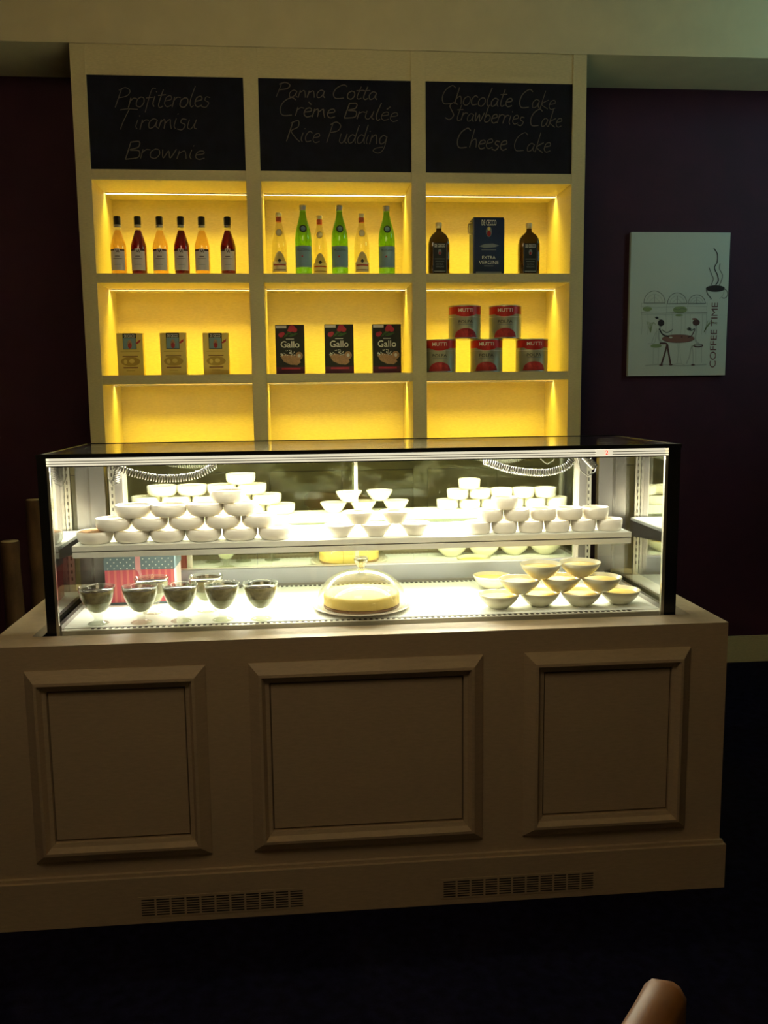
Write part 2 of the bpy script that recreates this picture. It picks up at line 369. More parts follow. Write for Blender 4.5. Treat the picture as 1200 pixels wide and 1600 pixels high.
# chalk handwriting: single-stroke letters, x-height 0.5, cap height 1
G = {
 'P': (.62, [[(.05,0),(.2,1)],[(.08,.88),(.35,1.02),(.6,.85),(.5,.6),(.15,.5)]]),
 'T': (.75, [[(.02,.95),(.35,1.0),(.78,.97)],[(.42,1),(.25,.4),(.18,0)]]),
 'B': (.62, [[(.1,0),(.2,.95)],[(.2,.92),(.5,.95),(.5,.65),(.2,.5),(.55,.45),(.55,.1),(.1,0)]]),
 'C': (.72, [[(.65,.88),(.45,1.0),(.15,.75),(.05,.35),(.2,.02),(.6,.05)]]),
 'R': (.70, [[(.05,0),(.2,.95)],[(.1,.85),(.45,1.0),(.5,.7),(.2,.5),(.45,.2),(.72,0)]]),
 'S': (.65, [[(.6,.9),(.35,1.0),(.15,.8),(.35,.5),(.5,.25),(.3,0),(.02,.1)]]),
 'a': (.46, [[(.38,.42),(.2,.5),(.05,.3),(.1,.03),(.28,.1),(.38,.42)],[(.38,.45),(.36,.15),(.46,.02)]]),
 'b': (.42, [[(.12,1),(.06,.4),(.08,.03),(.3,.05),(.36,.3),(.2,.45),(.08,.3)]]),
 'c': (.38, [[(.36,.42),(.2,.5),(.05,.28),(.12,.02),(.36,.06)]]),
 'd': (.46, [[(.36,.4),(.2,.48),(.05,.28),(.12,.03),(.3,.1),(.38,.4)],[(.45,1),(.38,.3),(.45,.02)]]),
 'e': (.40, [[(.06,.26),(.34,.34),(.28,.5),(.1,.42),(.06,.15),(.2,0),(.4,.08)]]),
 'f': (.34, [[(.4,.95),(.24,.95),(.16,.5),(.1,-.25)],[(.02,.48),(.34,.52)]]),
 'g': (.46, [[(.38,.42),(.2,.5),(.06,.3),(.14,.05),(.34,.15),(.4,.45)],[(.4,.45),(.36,-.2),(.15,-.45),(-.15,-.35),(-.05,-.2),(.3,-.12)]]),
 'h': (.44, [[(.12,1),(.04,0)],[(.06,.3),(.25,.48),(.34,.3),(.38,.02)]]),
 'i': (.22, [[(.1,.48),(.06,.15),(.14,.0)],[(.13,.66),(.16,.7)]]),
 'k': (.44, [[(.14,1),(.04,0)],[(.4,.5),(.08,.25),(.45,0)]]),
 'l': (.26, [[(.2,1),(.08,.3),(.16,0),(.28,.06)]]),
 'm': (.62, [[(.08,.48),(.03,0)],[(.05,.3),(.2,.48),(.26,.3),(.26,.02)],[(.27,.3),(.45,.48),(.5,.25),(.58,.0)]]),
 'n': (.44, [[(.08,.48),(.03,0)],[(.05,.3),(.25,.48),(.33,.3),(.38,.02)]]),
 'o': (.42, [[(.22,.5),(.06,.36),(.06,.08),(.25,.0),(.38,.2),(.34,.44),(.18,.5)]]),
 'r': (.34, [[(.08,.48),(.04,0)],[(.05,.28),(.2,.46),(.36,.44)]]),
 's': (.36, [[(.32,.45),(.14,.48),(.1,.32),(.3,.2),(.2,-.02),(-.02,.02)]]),
 't': (.32, [[(.2,.9),(.1,.2),(.18,0),(.32,.08)],[(.0,.6),(.36,.64)]]),
 'u': (.44, [[(.08,.48),(.06,.1),(.22,.02),(.34,.3)],[(.38,.48),(.34,.1),(.46,.02)]]),
 'w': (.60, [[(.05,.48),(.12,.02),(.28,.4),(.38,.02),(.56,.5)]]),
 ' ': (.32, []),
 "\u00e9": (.40, [[(.06,.26),(.34,.34),(.28,.5),(.1,.42),(.06,.15),(.2,0),(.4,.08)],[(.22,.66),(.36,.84)]]),
 "\u00e8": (.40, [[(.06,.26),(.34,.34),(.28,.5),(.1,.42),(.06,.15),(.2,0),(.4,.08)],[(.16,.82),(.3,.68)]]),
}
def chalk(b, s, x0, z0, x1, z1, h, fn, wd=0.0042, slant=0.22):
    tot = sum(G[ch][0] for ch in s); k = (x1-x0)/tot; x = 0
    for ch in s:
        wch, strokes = G[ch]
        jz = random.uniform(-.03, .03)*h; js = random.uniform(.92, 1.08)
        for st in strokes:
            pts = []
            for u, v in st:
                X = x0+(x+u)*k+slant*v*h; t = (X-x0)/(x1-x0)
                pts.append((X, z0+(z1-z0)*t+v*h*js+jz))
            b.line(pts, wd*random.uniform(.75, 1.15), 'chalk', fn, 0.0008)
        x += wch
lines = [
 [('Profiteroles', .096, 2.712, .50, 2.718, .085), ('Tiramisu', .10, 2.620, .44, 2.628, .085), ('Brownie', .122, 2.500, .47, 2.503, .075)],
 [('Panna Cotta', .785, 2.766, 1.23, 2.762, .062), ('Cr\u00e8me Brul\u00e9e', .795, 2.690, 1.32, 2.672, .072), ('Rice Pudding', .825, 2.580, 1.27, 2.570, .085)],
 [('Chocolate Cake', 1.511, 2.750, 2.03, 2.734, .075), ('Strawberries Cake', 1.530, 2.682, 2.06, 2.655, .075), ('Cheese Cake', 1.578, 2.566, 2.01, 2.548, .08)]]
for (a, b_), L in zip(bays, lines):
    bd = B().box(a+0.001, b_-0.001, Ys+0.006, Ys+0.02, Zb1, 2.842, 'board').build('chalkboard', su)
    for s_, x0, z0, x1, z1, h in L:
        b = B(); chalk(b, s_, x0, z0, x1, z1, h, front(Ys+0.006))
        t_ = b.build('chalk_line', None, -su.location); t_.parent = bd

# ------------------------------------------------------------------ products
# syrup bottles
def syrup(liq, label, loc, group):
    t = thing('syrup_bottle', label, 'bottle', loc, group)
    prof = [(.030, 0), (.0345, .004), (.0352, .03), (.0358, .118), (.0345, .130), (.026, .160), (.0175, .185), (.0145, .198), (.0135, .212)]
    B().lathe(prof, 'clear', n=28).build('glass_bottle', t, Vector((0, 0, 0)))
    B().lathe([(.027, .004), (.0325, .007), (.0335, .03), (.034, .117), (.0328, .129), (.0243, .159), (.0160, .184), (.0135, .192)], liq, n=28).build('syrup_fill', t, Vector())
    B().lathe([(.0150, .203), (.0165, .205), (.0165, .215), (.0158, .2155), (.0158, .247), (.014, .252), (.006, .254)], ['silver']*2+['cap']*4, n=20).build('cap', t, Vector())
    b = B(); f = cyl(.0366)
    b.rect(-.034, .034, .016, .100, 'paper', f, seg=14); b.rect(-.034, .034, .100, .108, 'maroonl', f, seg=14)
    b.rect(-.012, .012, .099, .110, 'paper', f, .0006, seg=4)
    b.line([(-.006, .106), (0, .094), (.005, .104), (.008, .092)], .003, 'maroonl', f, .0010)
    b.rect(-.010, .010, .075, .078, 'maroonl', f, .0008, seg=4); b.rect(-.02, .02, .066, .0675, 'maroonl', f, .0008, seg=6)
    b.rect(-.014, .014, .040, .0412, 'greyink', f, .0008, seg=6)
    b.build('paper_label', t, Vector())
    return t
sx_ = [.075, .163, .258, .351, .442, .556]
sn = ['leftmost', 'second from left', 'third from left', 'fourth from left', 'fifth from left', 'rightmost']
pale = dark = None
for i, x in enumerate(sx_):
    amber = i % 2 == 0
    lab = '%s syrup bottle with black cap, %s of six on top left shelf' % ('pale amber' if amber else 'dark red', sn[i])
    loc = (x, 1.735, Zs1)
    if i == 0: pale = syrup('amber', lab, loc, 'syrup bottles on the top left shelf')
    elif i == 1: dark = syrup('ruby', lab, loc, 'syrup bottles on the top left shelf')
    else: dup(pale if amber else dark, loc, lab)

def water(kind, label, loc):
    g = 'glass drink bottles on the top middle shelf'
    t = thing('green_bottle' if kind == 'g' else 'clear_bottle', label, 'bottle', loc, g)
    z0 = Vector()
    if kind == 'g':
        prof = [(.032, 0), (.0375, .005), (.0378, .150), (.0355, .178), (.028, .212), (.0195, .240), (.0145, .262), (.0135, .282)]
        B().lathe(prof, 'green', n=28).build('glass_bottle', t, z0)
        B().lathe([(.0135, .278), (.0155, .279), (.0155, .300), (.012, .303), (.005, .304)], 'silver', n=20).build('cap', t, z0)
        f = cyl(.0384); b = B(); b.rect(-.046, .046, .028, .120, 'bluel', f, seg=20)
        b.rect(-.046, .046, .119, .121, 'silver', f, .0006, seg=20); b.rect(-.046, .046, .030, .032, 'silver', f, .0006, seg=20)
        b.text('PELLEGRINO', 0, .104, .010, 'darkink', f, maxw=.06)
        b.poly([(.006*(1 if k % 2 == 0 else .45)*math.sin(PI*k/5)-.006, .006*(1 if k % 2 == 0 else .45)*math.cos(PI*k/5)+.075) for k in range(10)], 'redink', f, .001)
        b.build('paper_label', t, z0)
        b = B(); fn = lambda u, v, l: (u, -(.0385-(v-.17)*.29)*math.sqrt(max(0.05, 1-(u/.036)**2))-l-.001, v)
        b.ell(0, .196, .016, .017, 'darkink', fn); b.ell(0, .196, .011, .011, 'bluel', fn, .0012); b.build('neck_medallion', t, z0)
    else:
        prof = [(.030, 0), (.0350, .005), (.0352, .120), (.033, .145), (.025, .182), (.0165, .212), (.0125, .232), (.0120, .252)]
        B().lathe(prof, 'clearb', n=28).build('glass_bottle', t, z0)
        B().lathe([(.0125, .253), (.0145, .254), (.0150, .268), (.012, .272), (.005, .273)], 'gold', n=20).build('cap', t, z0)
        B().lathe([(.0127, .232), (.0131, .234), (.0131, .251), (.0125, .253)], 'redring', n=20).build('seal', t, z0)
        f = cyl(.0358); b = B(); b.rect(-.036, .036, .010, .055, 'sand', f, seg=14)
        b.poly([(-.030, .055), (.030, .055), (.018, .082), (.008, .097), (0, .100), (-.008, .097), (-.018, .082)], 'sand', f, .0006)
        b.poly([(-.009, .058), (0, .050), (.009, .058), (0, .068)], 'darkink', f, .001)
        b.rect(-.030, .030, .038, .043, 'redlab', f, .001, seg=10); b.rect(-.030, .030, .018, .021, 'kraft3', f, .001, seg=10)
        b.build('paper_label', t, z0)
        b = B(); fn = lambda u, v, l: (u, -(.0335-(v-.145)*.23)*math.sqrt(max(0.05, 1-(u/.034)**2))-l-.001, v)
        b.ell(0, .182, .015, .017, 'kraft', fn); b.ell(0, .182, .012, .014, 'sand', fn, .0012); b.build('neck_medallion', t, z0)
    return t
gp = [(.893, 1.720, .305, 'left'), (1.057, 1.722, .3, 'middle'), (1.270, 1.725, .3, 'right')]
first = None
for x, y, h, nm in gp:
    lab = 'green glass mineral water bottle with blue label, %s one of three green bottles on shelf' % nm
    if first is None: first = water('g', lab, (x, y, Zs1))
    else: dup(first, (x, y, Zs1), lab)
first = None
for x, y, nm in [(.785, 1.735, 'left one of three, beside the shelf divider'), (.968, 1.79, 'middle one of three, half behind a green bottle'), (1.157, 1.74, 'right one of three, between two green bottles')]:
    lab = 'clear glass bottle with orange neck seal, ' + nm
    if first is None: first = water('c', lab, (x, y, Zs1))
    else: dup(first, (x, y, Zs1), lab)

# olive oil bottles
def oil(label, loc):
    t = thing('olive_oil_bottle', label, 'bottle', loc, 'olive oil bottles on the top right shelf'); z0 = Vector()
    r = [(.044, 0), (.0475, .004), (.0480, .120), (.0475, .140), (.043, .160), (.034, .176), (.022, .187), (.0135, .193), (.012, .208)]
    B().lathe(r, 'olive', n=40, sq=5, sy=.68).build('glass_bottle', t, z0)
    B().lathe([(.0125, .207), (.0150, .208), (.0150, .230), (.013, .233), (.006, .234)], 'gold', n=20).build('cap', t, z0)
    f = front(-.0335); b = B(); b.rect(-.031, .031, .006, .138, 'navyl', f, .0002)
    for a in ((-.031, -.0295), (.0295, .031)): b.rect(a[0], a[1], .006, .138, 'greyink', f)
    b.text('DE CECCO', 0, .126, .014, 'white', f, maxw=.048, bold=.02)
    b.ell(0, .098, .008, .013, 'greyink', f); b.ell(0, .093, .005, .007, 'tomato', f, .0008)
    b.rect(-.024, .024, .066, .069, 'greyink', f); b.rect(-.020, .020, .056, .0575, 'greyink', f)
    b.text('EXTRA', 0, .044, .007, 'greyink', f); b.text('VERGINE', 0, .033, .007, 'greyink', f); b.rect(-.026, .026, .012, .014, 'white', f)
    b.build('paper_label', t, z0); return t
o1 = oil('dark olive oil bottle with black label, left of the blue tin', (1.510, 1.735, Zs1))
dup(o1, (1.930, 1.735, Zs1), 'dark olive oil bottle with black label, right of the blue tin')
# oil tin
t = thing('olive_oil_tin', 'navy blue olive oil tin standing between two dark oil bottles', 'tin', (1.744, 1.79, Zs1)); z0 = Vector()
B().box(-.074, .074, -.05, .05, 0, .256, 'navy', .007).build('tin_body', t, z0)
b = B().box(-.070, .070, -.046, .046, .2545, .260, 'navy', .002); b.build('lid', t, z0)
b = B().tube([(-.0745, -.01, .19), (-.088, -.01, .195), (-.090, -.01, .215), (-.088, -.01, .235), (-.0745, -.01, .24)], .0035, 'gold'); b.build('handle', t, z0)
f = front(-.0502); b = B()
b.text('DE CECCO', 0, .235, .024, 'white', f, maxw=.068, bold=.02)
b.ell(0, .195, .014, .024, 'greyink', f); b.ell(0, .186, .009, .013, 'tomato', f, .0008); b.ell(0, .208, .007, .007, 'kraft', f, .0008)
b.poly([(-.045, .130), (-.02, .140), (.02, .142), (.048, .134), (.03, .126), (-.02, .122)], 'greyink', f)
b.rect(-.034, .034, .112, .115, 'greyink', f)
b.text('EXTRA', 0, .080, .014, 'white', f, maxw=.062); b.text('VERGINE', 0, .058, .015, 'white', f, maxw=.092); b.rect(-.022, .022, .040, .0435, 'greyink', f)
b.rect(-.06, .06, .006, .016, 'greyink', f)
b.build('printed_front', t, z0)

# pasta boxes
def pasta(label, loc):
    t = thing('pasta_box', label, 'box', loc, 'pasta boxes on the second left shelf'); z0 = Vector()
    B().box(-.0575, .0575, -.022, .022, 0, .188, 'kraft', .0015).build('carton', t, z0)
    f = front(-.0222); b = B()
    b.rect(-.030, .029, .116, .187, 'navyl', f); b.rect(-.028, .027, .118, .166, 'bluel', f, .0008)
    b.text('DE CECCO', 0, .175, .013, 'white', f, .0010, maxw=.046, bold=.02)
    b.ell(0, .138, .010, .020, 'rice', f, .0011); b.ell(0, .132, .008, .012, 'tomato', f, .0014); b.ell(0, .153, .005, .006, 'rice', f, .0015)
    b.poly([(.026, .142), (.036, .153), (.049, .160), (.046, .148), (.034, .140)], 'redink', f, .0012)
    b.rect(-.042, .042, .104, .106, 'kraft2', f); b.rect(-.034, .034, .084, .087, 'kraft3', f); b.ell(0, .062, .043, .021, 'kraft2', f)
    b.ell(.006, .064, .012, .010, 'kraft', f, .0009); b.ell(-.022, .061, .008, .010, 'kraft', f, .0009)
    b.rect(-.032, .032, .032, .037, 'kraft3', f); b.rect(-.02, .018, .020, .0225, 'kraft2', f)
    b.build('printed_front', t, z0); return t
p1 = pasta('yellow pasta box with blue emblem, left of three on the second shelf', (.105, 1.75, Zs2))
dup(p1, (.298, 1.735, Zs2), 'yellow pasta box with blue emblem, middle of three on the second shelf')
dup(p1, (.486, 1.75, Zs2), 'yellow pasta box with blue emblem, right of three on the second shelf')

def rice(label, loc):
    t = thing('rice_box', label, 'box', loc, 'rice boxes on the second middle shelf'); z0 = Vector()
    B().box(-.066, .066, -.025, .025, 0, .222, 'riso', .0015).build('carton', t, z0)
    f = front(-.0252); b = B()
    b.rect(-.0655, .0655, .001, .032, 'risob', f)
    b.rect(-.063, -.015, .206, .218, 'paper', f)
    for u, v, r_, k in [(.010, .205, .016, 'rose'), (.022, .198, .012, 'rose'), (.000, .196, .010, 'rose'), (-.040, .176, .012, 'rose'), (-.032, .181, .009, 'rose')]: b.ell(u, v, r_, r_*.9, k, f, .0007+.0001*random.random())
    for u, v, a in [(-.004, .185, .3), (.012, .178, -.4), (-.018, .174, .8), (.004, .172, 0), (-.010, .182, 1.2), (.024, .180, .2)]:
        b.poly([(u-.014*math.cos(a), v-.014*math.sin(a)), (u+.004*math.sin(a), v-.005*math.cos(a)), (u+.014*math.cos(a), v+.014*math.sin(a)), (u-.004*math.sin(a), v+.005*math.cos(a))], 'leaf', f, .0009)
    b.rect(-.018, .018, .156, .1595, 'paper', f)
    b.text('Gallo', 0, .134, .029, 'white', f, .001, maxw=.085, bold=.012)
    rr = random.Random(7)
    for k in range(34):
        u = rr.uniform(-.045, .030); v = .082+rr.uniform(0, .030)*(1-abs(u+.008)/.06); a = rr.uniform(0, 3)
        b.line([(u-.003*math.cos(a), v-.003*math.sin(a)), (u+.003*math.cos(a), v+.003*math.sin(a))], .0024, 'white', f, .001+.00002*k, smooth=False)
    b.poly([(-.046, .082), (-.020, .090), (.012, .084), (.040, .068), (.047, .052), (.030, .040), (.0, .042), (-.030, .056)], 'rice', f, .0009)
    b.ell(.040, .082, .017, .018, 'rice', f, .0012); b.ell(.040, .082, .007, .008, 'paper', f, .0016); b.rect(-.04, .045, .020, .028, 'rose', f, .0008)
    b.build('printed_front', t, z0); return t
r1 = rice('dark green rice box with white lettering, left of three on the middle shelf', (.822, 1.755, Zs2))
dup(r1, (1.046, 1.74, Zs2), 'dark green rice box with white lettering, middle of three on the middle shelf')
dup(r1, (1.266, 1.745, Zs2), 'dark green rice box with white lettering, right of three on the middle shelf')

def can(label, loc, rot):
    t = thing('tomato_can', label, 'can', loc, 'tomato cans stacked on the second right shelf', rot); z0 = Vector(); r = .0765
    B().lathe([(r-.002, 0), (r+.0008, .001), (r+.0008, .004), (r-.001, .006), (r-.001, .147), (r+.0008, .149), (r+.0008, .152), (r-.002, .1535), (r-.004, .151), (.001, .1505)],
              ['silver']*3+['tinlab']+['silver']*5, n=40).build('tin_body', t, z0)
    f = cyl(r-.0008); b = B()
    b.rect(-.105, .105, .112, .147, 'redlab', f, .0004, seg=30); b.rect(-.105, .105, .0985, .100, 'white', f, .0003, seg=30)
    n = 16
    for k in range(n):                                     # the swag below the red band
        u0 = -.05+.1*k/n; u1 = -.05+.1*(k+1)/n; h = lambda u: .112-.012*(1-(u/.05)**2)
        b.poly([(u0, .1125), (u0, h(u0)), (u1, h(u1)), (u1, .1125)], 'redlab', f, .0004)
    b.text('MUTTI', 0, .130, .016, 'white', f, .0012, maxw=.07, bold=.015)
    b.text('POLPA', 0, .078, .014, 'darkink', f, .0010, maxw=.068)
    b.rect(-.034, .034, .064, .066, 'greyink', f, .0008, seg=8)
    for k in range(n):                                     # the half tomato at the foot of the label
        u0 = -.055+.11*k/n; u1 = -.055+.11*(k+1)/n; h = lambda u: .007+.041*math.sqrt(max(0, 1-(u/.055)**2))
        b.poly([(u0, .0065), (u1, .0065), (u1, h(u1)), (u0, h(u0))], 'tomato', f, .0006)
    for k in range(7):
        a = PI*(k+.5)/7; b.line([(.012*math.cos(a), .008+.010*math.sin(a)), (.040*math.cos(a), .008+.030*math.sin(a))], .0016, 'redink', f, .0010, smooth=False)
    b.build('printed_label', t, z0); return t
c1 = can('red and grey tomato can, left end of the bottom row by the divider', (1.5235, 1.79, Zs2), -.18)
dup(c1, (1.745, 1.79, Zs2), 'red and grey tomato can, middle of the bottom row of three', -.20)
dup(c1, (1.963, 1.79, Zs2), 'red and grey tomato can, right end of the bottom row of three', -.08)
dup(c1, (1.640, 1.79, Zs2+.154), 'red and grey tomato can on the upper row, left of the upper two', -.10)
dup(c1, (1.834, 1.79, Zs2+.154), 'red and grey tomato can on the upper row, right of the upper two', -.22)

# ------------------------------------------------------------------ counter
ct = thing('service_counter', 'wide cream painted wooden counter with three raised panels carrying the glass display case', 'counter', (W/2, 0.4, 0))
D = 0.80
OX0, OX1, OY0, OY1 = 0.100, 2.022, 0.102, 0.705
b = B()
b.box(0, W, 0, 0.022, 0.02, Hc-0.026, 'counter'); b.box(0, W, D-0.022, D, 0.02, Hc-0.026, 'counter')
b.box(0, 0.022, 0.022, D-0.022, 0.02, Hc-0.026, 'counter'); b.box(W-0.022, W, 0.022, D-0.022, 0.02, Hc-0.026, 'counter')
b.box(0.022, W-0.022, 0.022, D-0.022, 0.70, 0.742, 'blackm')
b.build('body', ct)
b = B()
for x0, x1, y0, y1 in ((0, W, 0, OY0), (0, W, OY1, D), (0, OX0, OY0, OY1), (OX1, W, OY0, OY1)): b.box(x0, x1, y0, y1, Hc-0.026, Hc, 'counter')
b.build('top_rim', ct)
b = B()
for x0, x1, y0, y1 in ((-0.0187, W+0.012, -0.0187, 0), (-0.0187, W+0.012, D, D+0.012), (-0.0187, 0, 0, D), (W, W+0.012, 0, D)): b.box(x0, x1, y0, y1, 0, 0.137, 'counter')
for x0, x1, y0, y1 in ((-0.010, W+0.006, -0.010, 0),): b.box(x0, x1, y0, y1, 0.137, 0.147, 'counter')
b.build('plinth', ct)
def moulding(x0, x1, z0, z1):
    b = B()
    prof = [(0, 0), (0, .004), (.006, .009), (.014, .015), (.028, .027), (.036, .028), (.041, .019), (.045, .011), (.056, .008), (.056, 0)]   # (inset, height)
    loops = []
    for ins, h in prof:
        loops.append([b.bm.verts.new(p) for p in ((x0+ins, -h, z0+ins), (x1-ins, -h, z0+ins), (x1-ins, -h, z1-ins), (x0+ins, -h, z1-ins))])
    i = b.mi('counter')
    for a, c_ in zip(loops, loops[1:]):
        for k in range(4): b.bm.faces.new((a[k], a[(k+1) % 4], c_[(k+1) % 4], c_[k])).material_index = i
    return b.build('panel_moulding', ct)
for x0, x1, ix0, ix1 in ((.105, .590, .155, .545), (.708, 1.368, .775, 1.316), (1.488, 1.978, 1.556, 1.930)):
    moulding(x0, x1, .192, .744)
    a, c_, z0, z1 = x0+.060, x1-.060, .256, .682
    p_ = B().box(a, c_, -.004, 0, z0, z1, 'counter', .002).build('raised_panel', ct)
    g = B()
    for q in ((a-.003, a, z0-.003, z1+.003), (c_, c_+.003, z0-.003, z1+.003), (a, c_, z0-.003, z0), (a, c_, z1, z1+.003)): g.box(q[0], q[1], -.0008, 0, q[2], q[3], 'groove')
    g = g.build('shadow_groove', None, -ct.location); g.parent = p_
for x0, x1 in ((.386, .846), (1.248, 1.700)):
    b = B(); n = 11; y = -0.0187
    b.box(x0-.006, x1+.006, y-.001, y, .018, .080, 'counter')
    pw = (x1-x0)/n
    for k in range(n):
        a = x0+k*pw+.003
        for j in range(7):
            z = .024+j*.0075
            b.box(a, a+pw-.006, y-.0014, y-.001, z, z+.0036, 'slot')
    b.build('ventilation_grille', ct)

# ------------------------------------------------------------------ display case
dc = thing('display_case', 'refrigerated glass display case with black corner posts, brightly lit, on the cream counter', 'display case', (1.06, 0.40, 0.742))
X0, X1, Y0, Y1, Z0, Z1 = 0.138, 1.982, 0.118, 0.683, 0.742, 1.323
DZ = 0.822
b = B().box(X0+.004, X1-.004, Y0+.010, Y1, Z0, .79, 'blackm'); b.build('base', dc)
b = B().box(.176, 1.944, .150, .640, .79, DZ, 'deck'); dk = b.build('deck', dc)
b = B().box(.176, 1.944, Y0+.012, .150, .79, DZ-.002, 'alub', .002); sl = b.build('front_sill', dc)
b = B()
for k in range(96):
    x = .255+k*(1.86-.255)/96; b.box(x, x+.0085, .136, .152, DZ-.0018, DZ-.0006, 'slot')
o_ = b.build('air_slots', None, -dc.location); o_.parent = sl; o_['kind'] = 'stuff'
b = B()
for k in range(90):
    x = .35+k*(1.80-.35)/90; b.box(x, x+.009, .612, .628, DZ+.0004, DZ+.0012, 'slot')
o_ = b.build('air_slots', None, -dc.location); o_.parent = dk; o_['kind'] = 'stuff'
for x0, x1 in ((.163, .176), (1.944, 1.957)): B().box(x0, x1, .128, .655, .79, DZ+.014, 'steel').build('side_sill', dc)
# posts
for x0, x1, tx0, tx1 in ((X0, X0+.026, X0+.026, X0+.033), (X1-.037, X1, X1-.046, X1-.037)):
    B().box(x0, x1, Y0, Y0+.032, Z0+.001, Z1-.008, 'black', .001).build('corner_post', dc)
    B().box(tx0, tx1, Y0+.001, Y0+.012, .79, Z1-.010, 'alu').build('corner_trim', dc)
for x0, x1 in ((.150, .200), (1.918, 1.968)):
    B().box(x0, x1, Y1-.030, Y1, Z0+.001, Z1-.008, 'steel').build('rear_post', dc)
for x0, x1, s_ in ((.236, .262, 1), (1.842, 1.868, -1)):
    p_ = B().box(x0, x1, .638, .664, DZ, 1.291, 'steel').build('shelf_pilaster', dc)
    a = x1+.002 if s_ > 0 else x0-.0
    xx = (x1, x1+.022) if s_ > 0 else (x0-.0, x0)
    xa = (x1, x1+.020) if s_ < 0 else (x0-.020, x0)
    B().box(xa[0], xa[1], .644, .656, DZ, 1.291, 'alu').build('slotted_strip', dc)
    g = B()
    for k in range(18):
        z = .86+k*.0235; g.box((xa[0]+xa[1])/2-.0025, (xa[0]+xa[1])/2+.0025, .6432, .644, z, z+.012, 'slot')
    g = g.build('bracket_slots', None, -dc.location); g.parent = p_
# glass
B().box(X0+.033, X1-.046, Y0+.003, Y0+.009, .79, Z1-.030, 'pane').build('front_glass', dc)
B().box(X0, X1, Y0, Y1, Z1-.008, Z1, 'pane').build('top_glass', dc)
for x in (X0+.008, X1-.014): B().box(x, x+.006, Y0+.033, Y1-.031, .79, Z1-.009, 'sidepane').build('side_glass', dc)
b = B(); b.box(X0-.001, X1+.001, Y0-.002, Y0+.010, Z1-.010, Z1+.0015, 'black'); b.box(X0-.001, X0+.010, Y0+.010, Y1, Z1-.009, Z1+.0015, 'black')
b.box(X1-.010, X1+.001, Y0+.010, Y1, Z1-.009, Z1+.0015, 'black'); b.box(X0-.001, X1+.001, Y1-.012, Y1+.001, Z1-.010, Z1+.0015, 'black')
b.build('top_edge_frame', dc)
hd = b = B(); b.box(X0+.026, X1-.037, Y0+.001, Y0+.030, 1.2915, Z1-.0105, 'addglow')
for z in (1.2965, 1.3035): b.box(X0+.026, X1-.037, Y0+.0002, Y0+.001, z, z+.002, 'steel')
b.box(X0+.028, X1-.040, Y0+.0012, Y0+.010, 1.2885, 1.2915, 'black'); hd = b.build('header_profile', dc)
lt = B().box(.28, 1.82, .565, .585, 1.270, 1.2915, 'alu').build('light_housing', dc)
b = B().box(X0+.2, X1-.2, Y1-.034, Y1-.002, 1.292, Z1-.0105, 'alu'); b.build('rear_header', dc)
# temperature display
td = B().box(1.725, 1.775, Y0-.0012, Y0+.001, 1.294, 1.3115, 'addglow').build('temperature_display', dc)
b = B(); f = front(Y0-.0012)
b.text('2', 1.757, 1.3028, .013, 'reddigit', f, .0006, bold=.02)
b = b.build('red_digit', None, -dc.location); b.parent = td
# sliding mirror-like doors
for x0, x1, y in ((.262, 1.058, .652), (1.040, 1.842, .664)):
    d = B().box(x0, x1, y, y+.004, .885, 1.291, 'door').build('sliding_door', dc)
    g = B(); 
    g.box(x0, x1, y-.003, y+.007, .8845, .889, 'alu'); g.box(x0, x0+.012, y-.003, y+.007, .889, 1.291, 'alu'); g.box(x1-.012, x1, y-.003, y+.007, .889, 1.291, 'alu')
    g = g.build('door_frame', None, -dc.location); g.parent = d
B().box(.262, 1.842, .640, .672, DZ+.008, .8835, 'greyrail').build('door_sill', dc)
B().box(.262, 1.842, .636, .672, DZ, DZ+.008, 'steel').build('door_track', dc)
# middle shelf
SZ = 1.034
sh = B().box(.172, 1.908, .312, .625, SZ-.010, SZ, 'deck').build('glass_shelf', dc)
b = B(); b.box(.172, 1.908, .300, .312, 1.0185, SZ+.001, 'alub', .001); b.box(.172, 1.908, .306, .312, 1.0145, 1.0185, 'steel'); b.box(.172, 1.908, .302, .314, .998, 1.0145, 'alub', .001)
g = b.build('fascia', None, -dc.location); g.parent = sh
b = B().box(.24, 1.84, .422, .438, 1.0125, 1.0235, 'alu'); g = b.build('light_tube', None, -dc.location); g.parent = sh
for x0, x1 in ((.172, .180), (1.900, 1.908)):
    b = B(); i = b.mi('steel')
    b._faces([(x0, .314, .995), (x0, .636, .965), (x0, .636, SZ-.011), (x0, .314, SZ-.011), (x1, .314, .995), (x1, .636, .965), (x1, .636, SZ-.011), (x1, .314, SZ-.011)],
             [(0,1,2,3),(7,6,5,4),(0,4,5,1),(1,5,6,2),(2,6,7,3),(3,7,4,0)], 'steel')
    g = b.build('bracket', None, -dc.location); g.parent = sh
# cables
def helix(path, turns, r, wire, tail0=None, tail1=None):
    P = catmull([(p[0], p[2]) for p in path], 8); yy = path[0][1]
    P = [Vector((a, yy, c_)) for a, c_ in P]
    L = [0]
    for a, c_ in zip(P, P[1:]): L.append(L[-1]+(c_-a).length)
    N = turns*10; pts = []
    for k in range(N+1):
        d = L[-1]*k/N
        j = 0
        while j < len(L)-2 and L[j+1] < d: j += 1
        t = (d-L[j])/max(1e-9, L[j+1]-L[j]); p = P[j].lerp(P[j+1], t); tg = (P[j+1]-P[j]).normalized()
        n1 = tg.cross(Vector((0, 1, 0))).normalized(); n2 = Vector((0, 1, 0)); a = 2*PI*k/10
        pts.append(p+r*(math.cos(a)*n1+math.sin(a)*n2))
    if tail0: pts = [Vector(q) for q in tail0]+pts
    if tail1: pts = pts+[Vector(q) for q in tail1]
    return B().tube(pts, wire, 'coil', n=6)
